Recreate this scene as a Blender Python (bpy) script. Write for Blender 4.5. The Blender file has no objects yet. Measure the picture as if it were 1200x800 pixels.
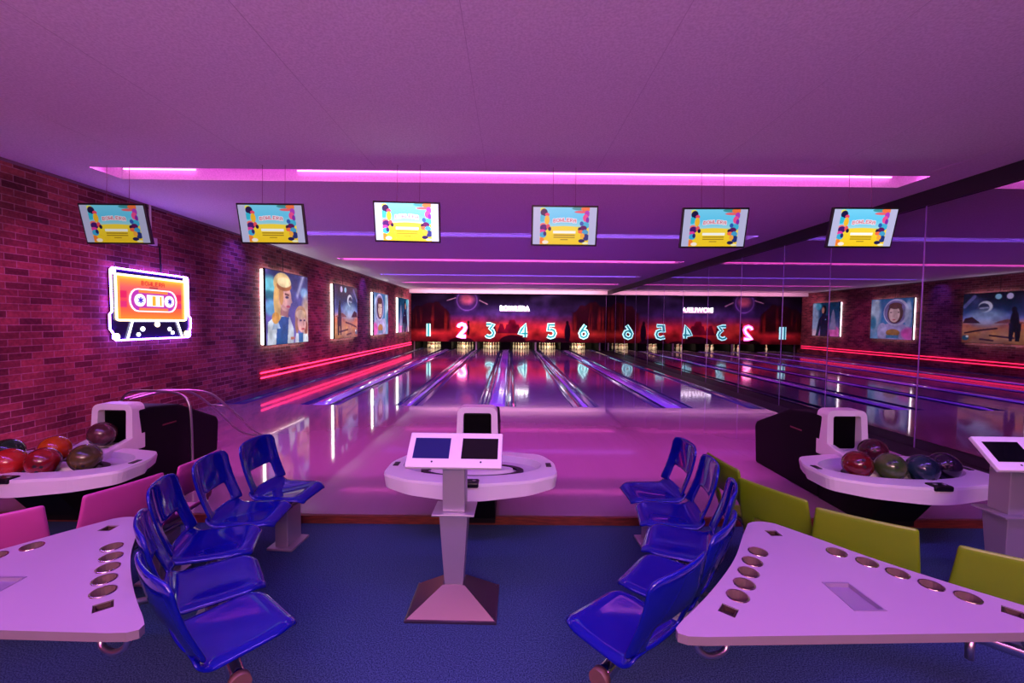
import bpy, bmesh, math, random
import numpy as np
from mathutils import Vector, Matrix
random.seed(4)
S = bpy.context.scene
COL = S.collection
PI = math.pi

# ---------------------------------------------------------------- colours / materials
def lin(c):
    return tuple(((v/255.0)/12.92 if v/255.0 <= .04045 else ((v/255.0+.055)/1.055)**2.4) for v in c)
def rgba(c): return (*lin(c), 1.0)
def nd(nt, t, **kw):
    n = nt.nodes.new(t)
    for k, v in kw.items(): setattr(n, k, v)
    return n
def mat(name, col, rough=.5, metal=0., spec=.5, coat=0., emit=None, es=0., lincol=False):
    m = bpy.data.materials.new(name); m.use_nodes = True
    b = m.node_tree.nodes['Principled BSDF']
    b.inputs['Base Color'].default_value = (*col, 1) if lincol else rgba(col)
    b.inputs['Roughness'].default_value = rough
    b.inputs['Metallic'].default_value = metal
    b.inputs['Specular IOR Level'].default_value = spec
    b.inputs['Coat Weight'].default_value = coat
    b.inputs['Coat Roughness'].default_value = .05
    if emit:
        b.inputs['Emission Color'].default_value = (*emit, 1)
        b.inputs['Emission Strength'].default_value = es
    return m
def noise_mat(name, c1, c2, scale=20, rough=.5, bump=0., metal=0., spec=.5, coat=0., detail=4, stretch=None, lo=.35, hi=.65):
    m = mat(name, c1, rough, metal, spec, coat); nt = m.node_tree; b = nt.nodes['Principled BSDF']
    g = nd(nt, 'ShaderNodeNewGeometry'); mp = nd(nt, 'ShaderNodeMapping')
    if stretch: mp.inputs['Scale'].default_value = stretch
    n = nd(nt, 'ShaderNodeTexNoise'); n.inputs['Scale'].default_value = scale; n.inputs['Detail'].default_value = detail
    r = nd(nt, 'ShaderNodeValToRGB'); r.color_ramp.elements[0].color = rgba(c1); r.color_ramp.elements[1].color = rgba(c2)
    r.color_ramp.elements[0].position = lo; r.color_ramp.elements[1].position = hi
    nt.links.new(g.outputs['Position'], mp.inputs['Vector']); nt.links.new(mp.outputs['Vector'], n.inputs['Vector'])
    nt.links.new(n.outputs['Fac'], r.inputs['Fac']); nt.links.new(r.outputs['Color'], b.inputs['Base Color'])
    if bump:
        bp = nd(nt, 'ShaderNodeBump'); bp.inputs['Strength'].default_value = bump; bp.inputs['Distance'].default_value = .004
        nt.links.new(n.outputs['Fac'], bp.inputs['Height']); nt.links.new(bp.outputs['Normal'], b.inputs['Normal'])
    return m
def emis(name, col, s):
    m = bpy.data.materials.new(name); m.use_nodes = True; nt = m.node_tree; nt.nodes.clear()
    e = nd(nt, 'ShaderNodeEmission'); e.inputs['Color'].default_value = (*col, 1); e.inputs['Strength'].default_value = s
    o = nd(nt, 'ShaderNodeOutputMaterial'); nt.links.new(e.outputs[0], o.inputs[0]); return m
def vcol_mat(name, strength=None, rough=.5):
    m = bpy.data.materials.new(name); m.use_nodes = True; nt = m.node_tree; b = nt.nodes['Principled BSDF']
    a = nd(nt, 'ShaderNodeAttribute'); a.attribute_name = 'pic'
    if strength is None:
        nt.links.new(a.outputs['Color'], b.inputs['Base Color']); b.inputs['Roughness'].default_value = rough
        b.inputs['Specular IOR Level'].default_value = .0
    else:
        b.inputs['Base Color'].default_value = (.01, .01, .01, 1); b.inputs['Roughness'].default_value = .25
        nt.links.new(a.outputs['Color'], b.inputs['Emission Color']); b.inputs['Emission Strength'].default_value = strength
    return m

# ---------------------------------------------------------------- mesh helpers
def box(bm, a, b, mi=0, M=None):
    x0, y0, z0 = a; x1, y1, z1 = b
    vs = [bm.verts.new(p) for p in ((x0,y0,z0),(x1,y0,z0),(x1,y1,z0),(x0,y1,z0),(x0,y0,z1),(x1,y0,z1),(x1,y1,z1),(x0,y1,z1))]
    if M is not None:
        for v in vs: v.co = M @ v.co
    for f in ((3,2,1,0),(4,5,6,7),(0,1,5,4),(1,2,6,5),(2,3,7,6),(3,0,4,7)):
        bm.faces.new([vs[i] for i in f]).material_index = mi
    return vs
def loft(bm, loops, cap=True, mi=0, closed=True):
    rows = [[bm.verts.new(p) for p in l] for l in loops]
    n = len(rows[0])
    for a, b in zip(rows, rows[1:]):
        for i in range(n if closed else n-1):
            j = (i+1) % n
            bm.faces.new((a[i], a[j], b[j], b[i])).material_index = mi
    if cap:
        bm.faces.new(list(reversed(rows[0]))).material_index = mi; bm.faces.new(rows[-1]).material_index = mi
    return rows
def tube(bm, pts, r, seg=8, closed=False, mi=0):
    pts = [Vector(p) for p in pts]; n = len(pts); rows = []
    prev = None
    for i, p in enumerate(pts):
        if closed: t = pts[(i+1) % n]-pts[i-1]
        else: t = pts[min(i+1, n-1)]-pts[max(i-1, 0)]
        t.normalize()
        if prev is None:
            u = t.cross(Vector((0,0,1)));
            if u.length < .1: u = t.cross(Vector((1,0,0)))
        else: u = prev - t*prev.dot(t)
        u.normalize(); prev = u; w = t.cross(u)
        rr = r[i] if isinstance(r, (list, tuple)) else r
        rows.append([bm.verts.new(p + (u*math.cos(2*PI*k/seg)+w*math.sin(2*PI*k/seg))*rr) for k in range(seg)])
    m = n if closed else n-1
    for i in range(m):
        a, b = rows[i], rows[(i+1) % n]
        for k in range(seg):
            f = bm.faces.new((a[k], a[(k+1) % seg], b[(k+1) % seg], b[k])); f.material_index = mi; f.smooth = True
    if not closed:
        bm.faces.new(list(reversed(rows[0]))).material_index = mi; bm.faces.new(rows[-1]).material_index = mi
def lathe(bm, prof, seg=16, c=(0,0,0), mi=None, smooth=True):
    rows = []
    for r, z in prof:
        rows.append([bm.verts.new((c[0]+r*math.cos(2*PI*k/seg), c[1]+r*math.sin(2*PI*k/seg), c[2]+z)) for k in range(seg)])
    for i, (a, b) in enumerate(zip(rows, rows[1:])):
        for k in range(seg):
            f = bm.faces.new((a[k], a[(k+1) % seg], b[(k+1) % seg], b[k])); f.smooth = smooth
            if mi: f.material_index = mi[i]
    bm.faces.new(list(reversed(rows[0]))); bm.faces.new(rows[-1])
def smooth_path(pts, n=6, closed=False):
    P = [Vector(p) for p in pts]; out = []; N = len(P)
    rng = range(N if closed else N-1)
    for i in rng:
        if closed: p0, p1, p2, p3 = P[i-1], P[i], P[(i+1) % N], P[(i+2) % N]
        else: p0, p1, p2, p3 = P[max(i-1,0)], P[i], P[i+1], P[min(i+2,N-1)]
        for k in range(n):
            t = k/n
            out.append(.5*((2*p1)+(p2-p0)*t+(2*p0-5*p1+4*p2-p3)*t*t+(3*p1-p0-3*p2+p3)*t**3))
    if not closed: out.append(P[-1])
    return out
def round_poly(pts, rad, n=5):
    """2-D polygon with every corner rounded by rad (number or list)"""
    out = []; N = len(pts)
    for i in range(N):
        p = Vector(pts[i]); a = Vector(pts[i-1]); b = Vector(pts[(i+1) % N]); r = rad[i] if isinstance(rad, (list, tuple)) else rad
        if r <= 0: out.append(p); continue
        da = (a-p); db = (b-p); l = min(r, da.length*.45, db.length*.45); da.normalize(); db.normalize()
        s, e = p+da*l, p+db*l
        for k in range(n+1):
            t = k/n; out.append((1-t)**2*s+2*t*(1-t)*p+t*t*e)
    return [(v[0], v[1]) for v in out]
def slab_holes(bm, outer, holes, z0, z1, mi=0):
    """flat plate with an outline and holes cut right through"""
    edges = []; loops = []
    for lp in [outer]+holes:
        vs = [bm.verts.new((x, y, z1)) for x, y in lp]; loops.append(vs)
        for i in range(len(vs)): edges.append(bm.edges.new((vs[i-1], vs[i])))
    r = bmesh.ops.triangle_fill(bm, use_beauty=True, use_dissolve=False, edges=edges, normal=(0,0,1))
    fs = [g for g in r['geom'] if isinstance(g, bmesh.types.BMFace)]
    for f in fs: f.material_index = mi
    low = {}
    for f in fs:
        q = []
        for v in f.verts:
            if v not in low: low[v] = bm.verts.new((v.co.x, v.co.y, z0))
            q.append(low[v])
        bm.faces.new(list(reversed(q))).material_index = mi
    for vs in loops:
        for i in range(len(vs)):
            a, b = vs[i-1], vs[i]
            bm.faces.new((a, b, low[b], low[a])).material_index = mi+1
    bmesh.ops.recalc_face_normals(bm, faces=bm.faces[:])
def obj(name, bm, m, parent=None, smooth=False, bevel=0., fix=True, seg=2):
    if fix and bm.faces: bmesh.ops.recalc_face_normals(bm, faces=bm.faces[:])
    if smooth:
        for f in bm.faces: f.smooth = True
    me = bpy.data.meshes.new(name); bm.to_mesh(me); bm.free()
    for x in (m if isinstance(m, (list, tuple)) else [m]): me.materials.append(x)
    o = bpy.data.objects.new(name, me); COL.objects.link(o)
    if parent is not None: o.parent = parent
    if bevel:
        md = o.modifiers.new('bevel', 'BEVEL'); md.width = bevel; md.segments = seg; md.limit_method = 'ANGLE'; md.angle_limit = .6
    return o
def BM(): return bmesh.new()
def tag(o, label, cat, group=None):
    o['label'] = label; o['category'] = cat
    if group: o['group'] = group
    elif 'group' in o: del o['group']
    return o
def thing(name, label, cat, loc=(0,0,0), rz=0, group=None):
    o = bpy.data.objects.new(name, None); COL.objects.link(o); o.empty_display_size = .1
    o.location = loc; o.rotation_euler = (0,0,rz); return tag(o, label, cat, group)
def struct(name, bm, m, **k):
    o = obj(name, bm, m, **k); o['kind'] = 'structure'; return o
def kids(o): return [c for c in list(COL.objects) if c.parent == o]
def dup(o, parent=None):
    c = o.copy(); COL.objects.link(c)
    if parent is not None:
        c.parent = parent; c.matrix_parent_inverse = o.matrix_parent_inverse
    for k in kids(o): dup(k, c)
    return c

# ---------------------------------------------------------------- painted pictures (colours of a picture on a fine grid)
class Pic:
    def __init__(s, W, H, nx):
        ny = max(2, int(nx*H/W)); s.W, s.H, s.nx, s.ny = W, H, nx, ny
        s.X, s.Y = np.meshgrid(np.linspace(0, W, nx), np.linspace(0, H, ny)); s.aa = W/nx*.8
        s.C = np.zeros((ny, nx, 3))
    def mix(s, m, c, a=1.):
        m = np.clip(m, 0, 1)[..., None]*a; s.C = s.C*(1-m)+np.array(c, float)*m
    def vgrad(s, stops):
        ys = [p for p, c in stops]
        for k in range(3): s.C[..., k] = np.interp(s.Y/s.H, ys, [c[k] for p, c in stops])
    def ell(s, x, y, rx, ry, c, a=1., soft=0., rot=0.):
        dx, dy = s.X-x, s.Y-y
        if rot: dx, dy = dx*math.cos(rot)+dy*math.sin(rot), -dx*math.sin(rot)+dy*math.cos(rot)
        d = np.sqrt((dx/rx)**2+(dy/ry)**2); k = max(s.aa, soft)/min(rx, ry)
        s.mix((1-d)/k+.5 if not soft else np.clip(1+(1-d)/k, 0, 1)*(d < 1+k), c, a)
    def ring(s, x, y, rx, ry, w, c, a=1.):
        d = np.sqrt(((s.X-x)/rx)**2+((s.Y-y)/ry)**2); s.mix(1-(np.abs(d-1)*min(rx, ry)-w)/s.aa, c, a)
    def rect(s, x0, y0, x1, y1, c, a=1.):
        s.mix(np.minimum(np.minimum(s.X-x0, x1-s.X), np.minimum(s.Y-y0, y1-s.Y))/s.aa+.5, c, a)
    def seg(s, p, q, w, c, a=1., soft=0.):
        px, py = p; qx, qy = q; dx, dy = qx-px, qy-py; L = dx*dx+dy*dy+1e-9
        t = np.clip(((s.X-px)*dx+(s.Y-py)*dy)/L, 0, 1)
        d = np.hypot(s.X-px-t*dx, s.Y-py-t*dy); s.mix((w-d)/max(s.aa, soft)+.5, c, a)
    def poly(s, pts, c, a=1.):
        ins = np.zeros(s.X.shape, bool); n = len(pts)
        for i in range(n):
            (x0, y0), (x1, y1) = pts[i-1], pts[i]
            if y0 == y1: continue
            ins ^= ((y0 > s.Y) != (y1 > s.Y)) & (s.X < (x1-x0)*(s.Y-y0)/(y1-y0)+x0)
        s.mix(ins.astype(float), c, a)
    def noise(s, scale, seed, sx=1., octs=3):
        rng = np.random.RandomState(seed); out = np.zeros(s.X.shape); amp = 1.; tot = 0
        for o in range(octs):
            f = scale*2**o; gx, gy = int(s.W*f*sx)+3, int(s.H*f)+3; g = rng.rand(gy, gx)
            u, v = s.X*f*sx, s.Y*f; i, j = u.astype(int), v.astype(int); a, b = u-i, v-j; a = a*a*(3-2*a); b = b*b*(3-2*b)
            out += amp*((g[j, i]*(1-a)+g[j, i+1]*a)*(1-b)+(g[j+1, i]*(1-a)+g[j+1, i+1]*a)*b); tot += amp; amp *= .5
        return out/tot
    FONT = {'B':'11110 10001 10001 11110 10001 10001 11110','O':'01110 10001 10001 10001 10001 10001 01110','W':'10001 10001 10001 10101 10101 11011 10001',
            'L':'10000 10000 10000 10000 10000 10000 11111','E':'11111 10000 10000 11110 10000 10000 11111','R':'11110 10001 10001 11110 10100 10010 10001','A':'01110 10001 10001 11111 10001 10001 10001'}
    def text(s, t, x, y, h, w, c, arc=0., grow=0.):
        n = len(t); cw = w/n
        for i, ch in enumerate(t):
            g = s.FONT[ch].split(); k = (i+.5)/n*2-1; yo = y+arc*(1-k*k)
            for r in range(7):
                for q in range(5):
                    if g[r][q] == '1':
                        x0 = x+i*cw+q*cw*.82/5; y0 = yo+(6-r)*h/7
                        s.rect(x0-grow, y0-grow, x0+cw*.82/5+grow, y0+h/7+grow, c)
    def build(s, name, m, place, parent=None):
        """place(x, y) -> 3-D point, vectorised"""
        P = place(s.X.ravel(), s.Y.ravel()); nx, ny = s.nx, s.ny
        idx = np.arange(nx*ny).reshape(ny, nx)
        F = np.stack([idx[:-1,:-1], idx[:-1,1:], idx[1:,1:], idx[1:,:-1]], -1).reshape(-1, 4)
        me = bpy.data.meshes.new(name); me.from_pydata(P.tolist(), [], F.tolist())
        at = me.color_attributes.new('pic', 'FLOAT_COLOR', 'POINT')
        c = np.clip(s.C, 0, 255)/255.; l = np.where(c <= .04045, c/12.92, ((c+.055)/1.055)**2.4).reshape(-1, 3)
        at.data.foreach_set('color', np.concatenate([l, np.ones((len(l), 1))], 1).astype(np.float32).ravel())
        me.materials.append(m); o = bpy.data.objects.new(name, me); COL.objects.link(o)
        if parent is not None: o.parent = parent
        return o

# ---------------------------------------------------------------- dimensions
EYE = 1.73; AP = .07; FOUL = 8.48; STEP = 3.64; CEIL = 3.52; XL = -5.73; XR = 5.53; MASK = 25.2
LANES = [-4.66, -2.80, -1.18, .68, 2.32, 4.18]; LW = .53; GW = .235

# ---------------------------------------------------------------- camera
def cam():
    F = 510.; yaw, p, th = .004345, .045028, .0095
    f = Vector((math.sin(yaw)*math.cos(p), math.cos(yaw)*math.cos(p), -math.sin(p)))
    r0 = Vector((math.cos(yaw), -math.sin(yaw), 0)); u0 = r0.cross(f)
    r = math.cos(th)*r0+math.sin(th)*u0; u = -math.sin(th)*r0+math.cos(th)*u0
    cd = bpy.data.cameras.new('camera'); cd.sensor_width = 36; cd.lens = F*36/1200; cd.clip_start = .05; cd.clip_end = 100
    o = bpy.data.objects.new('camera', cd); COL.objects.link(o)
    M = Matrix((r, u, -f)).transposed().to_4x4(); M.translation = (0, 0, EYE); o.matrix_world = M
    S.camera = o
cam()

# ---------------------------------------------------------------- materials
M_ceil = noise_mat('ceiling_paint', (214,208,214), (232,228,232), 60, .8, .25, spec=.2)
def brick_mat():
    m = mat('brick', (110,50,50), .85, spec=.2); nt = m.node_tree; b = nt.nodes['Principled BSDF']
    g = nd(nt, 'ShaderNodeNewGeometry'); sp = nd(nt, 'ShaderNodeSeparateXYZ'); cb = nd(nt, 'ShaderNodeCombineXYZ')
    ad = nd(nt, 'ShaderNodeMath', operation='ADD')
    nt.links.new(g.outputs['Position'], sp.inputs[0]); nt.links.new(sp.outputs['X'], ad.inputs[0]); nt.links.new(sp.outputs['Y'], ad.inputs[1])
    nt.links.new(ad.outputs[0], cb.inputs['X']); nt.links.new(sp.outputs['Z'], cb.inputs['Y'])
    t = nd(nt, 'ShaderNodeTexBrick'); t.inputs['Scale'].default_value = 1; t.inputs['Brick Width'].default_value = .25; t.inputs['Row Height'].default_value = .082
    t.inputs['Mortar Size'].default_value = .0055; t.inputs['Mortar Smooth'].default_value = .3; t.inputs['Bias'].default_value = -.1
    t.inputs['Color1'].default_value = rgba((160,80,84)); t.inputs['Color2'].default_value = rgba((86,40,50)); t.inputs['Mortar'].default_value = rgba((164,116,128))
    n = nd(nt, 'ShaderNodeTexNoise'); n.inputs['Scale'].default_value = 1.1; n.inputs['Detail'].default_value = 5
    n2 = nd(nt, 'ShaderNodeTexNoise'); n2.inputs['Scale'].default_value = 26; n2.inputs['Detail'].default_value = 3
    r = nd(nt, 'ShaderNodeMapRange'); r.inputs['From Min'].default_value = .3; r.inputs['From Max'].default_value = .7; r.inputs['To Min'].default_value = .35; r.inputs['To Max'].default_value = 1.25
    r2 = nd(nt, 'ShaderNodeMapRange'); r2.inputs['From Min'].default_value = .3; r2.inputs['From Max'].default_value = .7; r2.inputs['To Min'].default_value = .75; r2.inputs['To Max'].default_value = 1.2
    mu = nd(nt, 'ShaderNodeMath', operation='MULTIPLY'); mx = nd(nt, 'ShaderNodeVectorMath', operation='SCALE')
    nt.links.new(cb.outputs[0], t.inputs['Vector']); nt.links.new(cb.outputs[0], n.inputs['Vector']); nt.links.new(cb.outputs[0], n2.inputs['Vector'])
    nt.links.new(n.outputs['Fac'], r.inputs['Value']); nt.links.new(n2.outputs['Fac'], r2.inputs['Value'])
    nt.links.new(r.outputs[0], mu.inputs[0]); nt.links.new(r2.outputs[0], mu.inputs[1])
    nt.links.new(t.outputs['Color'], mx.inputs[0]); nt.links.new(mu.outputs[0], mx.inputs['Scale']); nt.links.new(mx.outputs[0], b.inputs['Base Color'])
    bp = nd(nt, 'ShaderNodeBump'); bp.inputs['Strength'].default_value = .4; bp.inputs['Distance'].default_value = .006; bp.invert = True
    nt.links.new(t.outputs['Fac'], bp.inputs['Height']); nt.links.new(bp.outputs['Normal'], b.inputs['Normal'])
    return m
M_brick = brick_mat()
def plank_mat(name, c1, c2, rough, coat, spec=.5):
    m = mat(name, c1, rough, spec=spec, coat=coat); nt = m.node_tree; b = nt.nodes['Principled BSDF']
    g = nd(nt, 'ShaderNodeNewGeometry'); sp = nd(nt, 'ShaderNodeSeparateXYZ'); cb = nd(nt, 'ShaderNodeCombineXYZ')
    nt.links.new(g.outputs['Position'], sp.inputs[0]); nt.links.new(sp.outputs['Y'], cb.inputs['X']); nt.links.new(sp.outputs['X'], cb.inputs['Y'])
    t = nd(nt, 'ShaderNodeTexBrick'); t.inputs['Scale'].default_value = 1; t.inputs['Brick Width'].default_value = 2.1; t.inputs['Row Height'].default_value = .106
    t.inputs['Mortar Size'].default_value = .0004; t.inputs['Color1'].default_value = rgba(c1); t.inputs['Color2'].default_value = rgba(c2); t.inputs['Mortar'].default_value = rgba(tuple(v*.9 for v in c2))
    nt.links.new(cb.outputs[0], t.inputs['Vector']); nt.links.new(t.outputs['Color'], b.inputs['Base Color'])
    n = nd(nt, 'ShaderNodeTexNoise'); n.inputs['Scale'].default_value = 3; bp = nd(nt, 'ShaderNodeBump'); bp.inputs['Strength'].default_value = .02; bp.inputs['Distance'].default_value = .01
    nt.links.new(cb.outputs[0], n.inputs['Vector']); nt.links.new(n.outputs['Fac'], bp.inputs['Height']); nt.links.new(bp.outputs['Normal'], b.inputs['Normal'])
    return m
M_appr = plank_mat('approach_boards', (126,106,122), (124,104,120), .055, .25)
M_lane = plank_mat('lane_boards', (120,92,122), (112,86,114), .10, .5, .6)
M_carpet = noise_mat('blue_carpet', (24,42,72), (66,92,122), 150, .95, .5, spec=.1, detail=2)
M_step = noise_mat('step_wood', (110,44,26), (74,26,18), 8, .5, stretch=(1,8,8))
M_dark = mat('matte_black', (7,6,10), .65, spec=.15)
M_pitdark = mat('pit_black', (10,8,10), .8)
M_strip = mat('dark_floor_strip', (4,3,7), .45, spec=.2)
M_gut = mat('gutter_plastic', (52,44,108), .12, coat=.5)
M_cap = mat('ball_track_cover', (150,124,210), .14, coat=.5)
M_chrome = mat('chrome', (215,215,220), .12, 1.)
M_steel = mat('brushed_steel', (170,165,170), .34, 1.)
M_alu = mat('satin_aluminium', (178,172,180), .42, .7)
M_white = mat('white_plastic', (226,218,220), .38)
M_blackp = mat('black_plastic', (14,12,16), .35)
M_screenoff = mat('tablet_glass', (12,12,18), .08)
M_blue = mat('blue_seat_plastic', (8,16,128), .07, spec=.5, coat=.2)
M_lime = mat('lime_seat_plastic', (104,138,8), .35)
M_pink = mat('pink_seat_plastic', (178,66,136), .35)
M_top = mat('white_laminate', (160,145,158), .3)
M_edge = mat('laminate_edge', (120,112,118), .45)
M_mirror = mat('mirror', (172,160,178), .012, 1.)
M_wire = mat('suspension_wire', (150,70,120), .5)
M_cable = mat('cable', (15,12,16), .6)
M_rim = mat('cup_rim_metal', (190,175,175), .2, 1.)
M_cup = mat('cup_inside', (150,124,120), .35, .6)

# ---------------------------------------------------------------- shell
b = BM(); box(b, (-7,-5.2,-.25), (6.6,STEP+.02,0)); struct('floor', b, M_carpet)
b = BM(); box(b, (XL-.02,STEP+.03,-.25), (XR-.48,FOUL,AP)); struct('floor_approach', b, M_appr)
b = BM(); box(b, (XL-.02,STEP,-.24), (XR+.06,STEP+.03,AP-.003)); struct('trim_1', b, M_step)
b = BM(); box(b, (XR-.48,STEP+.03,-.24), (XR+.06,28.2,AP-.004)); struct('trim_2', b, M_strip)
b = BM(); box(b, (XL-.02,FOUL,-.25), (XR-.48,28.2,-.09)); struct('floor_under_lanes', b, M_pitdark)
b = BM(); box(b, (XL-.25,-5.2,-.25), (XL,28.2,CEIL+.3)); struct('wall_left', b, M_brick)
b = BM(); box(b, (XR+.06,-5.2,-.25), (XR+.3,28.2,CEIL+.3)); struct('wall_right', b, mat('right_wall_paint', (60,44,66), .7))
b = BM(); box(b, (XL-.25,-5.4,-.25), (XR+.3,-5.2,CEIL+.3)); struct('wall_front', b, mat('front_wall_paint', (150,130,150), .8))
b = BM(); box(b, (XL-.25,28.2,-.25), (XR+.3,28.4,1.2)); struct('wall_pit', b, M_pitdark)
b = BM(); box(b, (XL,MASK+.02,.56), (XR+.06,MASK+.2,CEIL+.2)); struct('wall_back', b, M_dark)
b = BM(); box(b, (XL,24.7,3.32), (XR,MASK+.02,CEIL)); struct('ceiling_soffit', b, M_ceil)
b = BM(); box(b, (XR-.04,-5.2,CEIL-.2), (XR+.06,24.7,CEIL)); struct('trim_3', b, mat('dark_beam', (20,12,26), .6))
b = BM(); box(b, (XL,-5.1,CEIL-.035), (XL+.012,24.7,CEIL)); struct('trim_4', b, mat('wall_top_trim', (120,90,110), .6))
SLOTS = [(-2.4,0),(1.45,1),(5.5,0),(9.1,1),(12.9,0),(17.0,1),(20.4,0)]
SX = 5.02; SH = .22; RD = .17
def ceiling():
    b = BM(); y = -5.2
    for yc, k in SLOTS:
        a0, a1 = yc-SH, yc+SH
        box(b, (XL,y,CEIL), (XR+.06,a0,CEIL+.04)); box(b, (XL,a0,CEIL), (-SX,a1,CEIL+.04)); box(b, (SX,a0,CEIL), (XR+.06,a1,CEIL+.04))
        t = CEIL+RD
        box(b, (-SX-.04,a0-.04,t), (SX+.04,a1+.04,t+.03))
        box(b, (-SX-.04,a0-.04,CEIL+.04), (SX+.04,a0,t)); box(b, (-SX-.04,a1,CEIL+.04), (SX+.04,a1+.04,t))
        box(b, (-SX-.04,a0,CEIL+.04), (-SX,a1,t)); box(b, (SX,a0,CEIL+.04), (SX+.04,a1,t))
        y = a1
    box(b, (XL,y,CEIL), (XR+.06,28.2,CEIL+.04))
    struct('ceiling', b, M_ceil)
ceiling()
# thin panel joints pressed into the ceiling
b = BM()
for x in (-4.2,-2.9,-1.6,-.3,1.0,2.3,3.6,4.9): box(b, (x-.0018,-5,CEIL-.0015), (x+.0018,5.2,CEIL))
struct('ceiling_trim', b, mat('ceiling_joint', (196,186,196), .8))

# ---------------------------------------------------------------- light
PINK = (.95, .09, .78); VIOL = (.30, .11, 1.)
M_ledp = emis('pink_led', (1., .22, .8), 5.); M_ledq = emis('rose_led', (1., .10, .58), 2.2); M_ledv = emis('violet_led', (.30, .10, 1.), 1.3); M_ledw = emis('violet_tube', (.45, .2, 1.), 4.)
def area(name, loc, sx, sy, col, e, rot=(0,0,0), spread=PI):
    l = bpy.data.lights.new(name, 'AREA'); l.shape = 'RECTANGLE'; l.size = sx; l.size_y = sy; l.color = col; l.energy = e; l.spread = spread
    o = bpy.data.objects.new(name, l); COL.objects.link(o); o.location = loc; o.rotation_euler = rot; return o
where = {5.5:'nearest the camera above the monitors', 12.9:'in the middle of the bowling hall', 20.4:'farthest back near the mural'}
wherev = {9.1:'just beyond the monitors', 17.0:'farther back towards the mural'}
for yc, k in SLOTS:
    vis = yc > 2
    if vis:
        b = BM()
        if k == 0:
            z = CEIL+.118; yy = yc+SH-.035
            if yc < 6:
                tube(b, [(-SX+.05,yy,z),(-4.05,yy,z)], .010, 6); tube(b, [(-2.75,yy,z),(SX-.12,yy,z)], .010, 6)
            else: tube(b, [(-SX+.05,yy,CEIL+.05),(SX-.12,yy,CEIL+.05)], .022, 6)
            o = obj('led_strip', b, M_ledp if yc < 6 else M_ledq); tag(o, 'pink LED strip in the ceiling slot '+where[yc], 'LED strip')
        else:
            tube(b, [(-SX+.05,yc+SH-.03,CEIL+.03),(SX-.1,yc+SH-.03,CEIL+.03)], .012, 6)
            o = obj('led_strip', b, M_ledv)
            for x in (-4.45,-1.15,2.2,4.5):
                b = BM(); tube(b, [(x-.3,yc-.02,CEIL+.10),(x+.3,yc-.02,CEIL+.10)], .014, 6); obj('tube_lamp', b, M_ledw, o)
            tag(o, 'violet LED strip in the ceiling slot '+wherev[yc], 'LED strip')
    if k == 0: area('slot_light', (0,yc-SH+.05,CEIL+.13), 2*SX-.2, .05, PINK, {5.5:270,12.9:270,20.4:240,-2.4:330}[yc], (0,0,0), 2.25)
    else: area('slot_light', (0,yc-SH+.05,CEIL+.13), 2*SX-.2, .05, VIOL, {1.45:135,9.1:240,17.0:200}[yc], (0,0,0), 2.25)
    if k == 1 and vis:
        sl = bpy.data.lights.new('slot_end_lamp', 'SPOT'); sl.energy = 60; sl.color = (.12,.06,1.); sl.spot_size = 1.1; sl.spot_blend = 1.; sl.shadow_soft_size = .02
        so = bpy.data.objects.new('slot_end_lamp', sl); COL.objects.link(so); so.location = (-SX+.12,yc,CEIL+.02); so.rotation_euler = Vector((-.75,0,-.55)).to_track_quat('-Z','Y').to_euler()
# unseen fill panels added under the ceiling to brighten the seating
area('seating_fill', (-1.9,.1,CEIL-.02), 1.2, .6, (.85,.5,1.), 9); area('seating_fill', (1.6,.1,CEIL-.02), 1.2, .6, (.85,.5,1.), 8)
# low fill added out of view behind the camera, washing the ceiling pink
area('ceiling_fill', (-1.2,-3.2,1.1), 7, .5, (1.,.30,.58), 600, (PI,0,0))
area('back_room_lamp', (0,-3.6,3.2), 3., .5, (1.,.68,.62), 190, (math.radians(58),0,0))
# pin deck lamps
for x in LANES: area('pin_lamp', (x,25.9,.62), 1., .12, (1.,.82,.45), 26, (math.radians(28),0,0))
# mural lamp strip tucked under the soffit
area('mural_light', (0,23.6,3.42), 10.5, .08, (1.,.42,.58), 270, (math.radians(38),0,0))

# ---------------------------------------------------------------- LED lines on the left wall
b = BM(); tube(b, [(XL+.03,9.95,.5),(XL+.03,25.1,.5)], .018, 6); tube(b, [(XL+.03,9.95,.385),(XL+.03,25.1,.385)], .018, 6)
tag(obj('wall_led_strip', b, emis('red_led', (1., .022, .10), 5.)), 'pair of red pink LED lines running low along the brick wall', 'LED strip')

# ---------------------------------------------------------------- lanes, gutters, covers
ORD = ['1','2','3','4','5','6']
b = BM(); box(b, (-LW,FOUL,-.08), (LW,27.9,AP)); lane0 = obj('bowling_lane', b, M_lane)
for i, x in enumerate(LANES):
    o = lane0 if i == 0 else lane0.copy()
    if i: COL.objects.link(o)
    o.location.x = x; tag(o, 'glossy bowling lane running up to the neon number '+ORD[i], 'bowling lane', 'bowling lanes')
def gutter_mesh():
    b = BM(); prof = []
    w = GW/2
    prof = [(-w,AP-.002),(-w+.02,AP-.002)]+[(-(w-.02)*math.cos(t),AP-.002-(w-.03)*math.sin(t)) for t in [PI*k/8 for k in range(1,8)]]+[(w-.02,AP-.002),(w,AP-.002),(w,-.085),(-w,-.085)]
    rows = loft(b, [[(x,FOUL+.005,z) for x,z in prof],[(x,27.9,z) for x,z in prof]])
    return b
g0 = obj('gutter', gutter_mesh(), M_gut)
first = True
for i, x in enumerate(LANES):
    for s, nm in ((-1,'left'),(1,'right')):
        o = g0 if first else g0.copy()
        if not first: COL.objects.link(o)
        first = False; o.location.x = x+s*(LW+GW/2+.001)
        tag(o, f'violet gutter on the {nm} side of the lane numbered {ORD[i]}', 'gutter', 'lane gutters')
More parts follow.
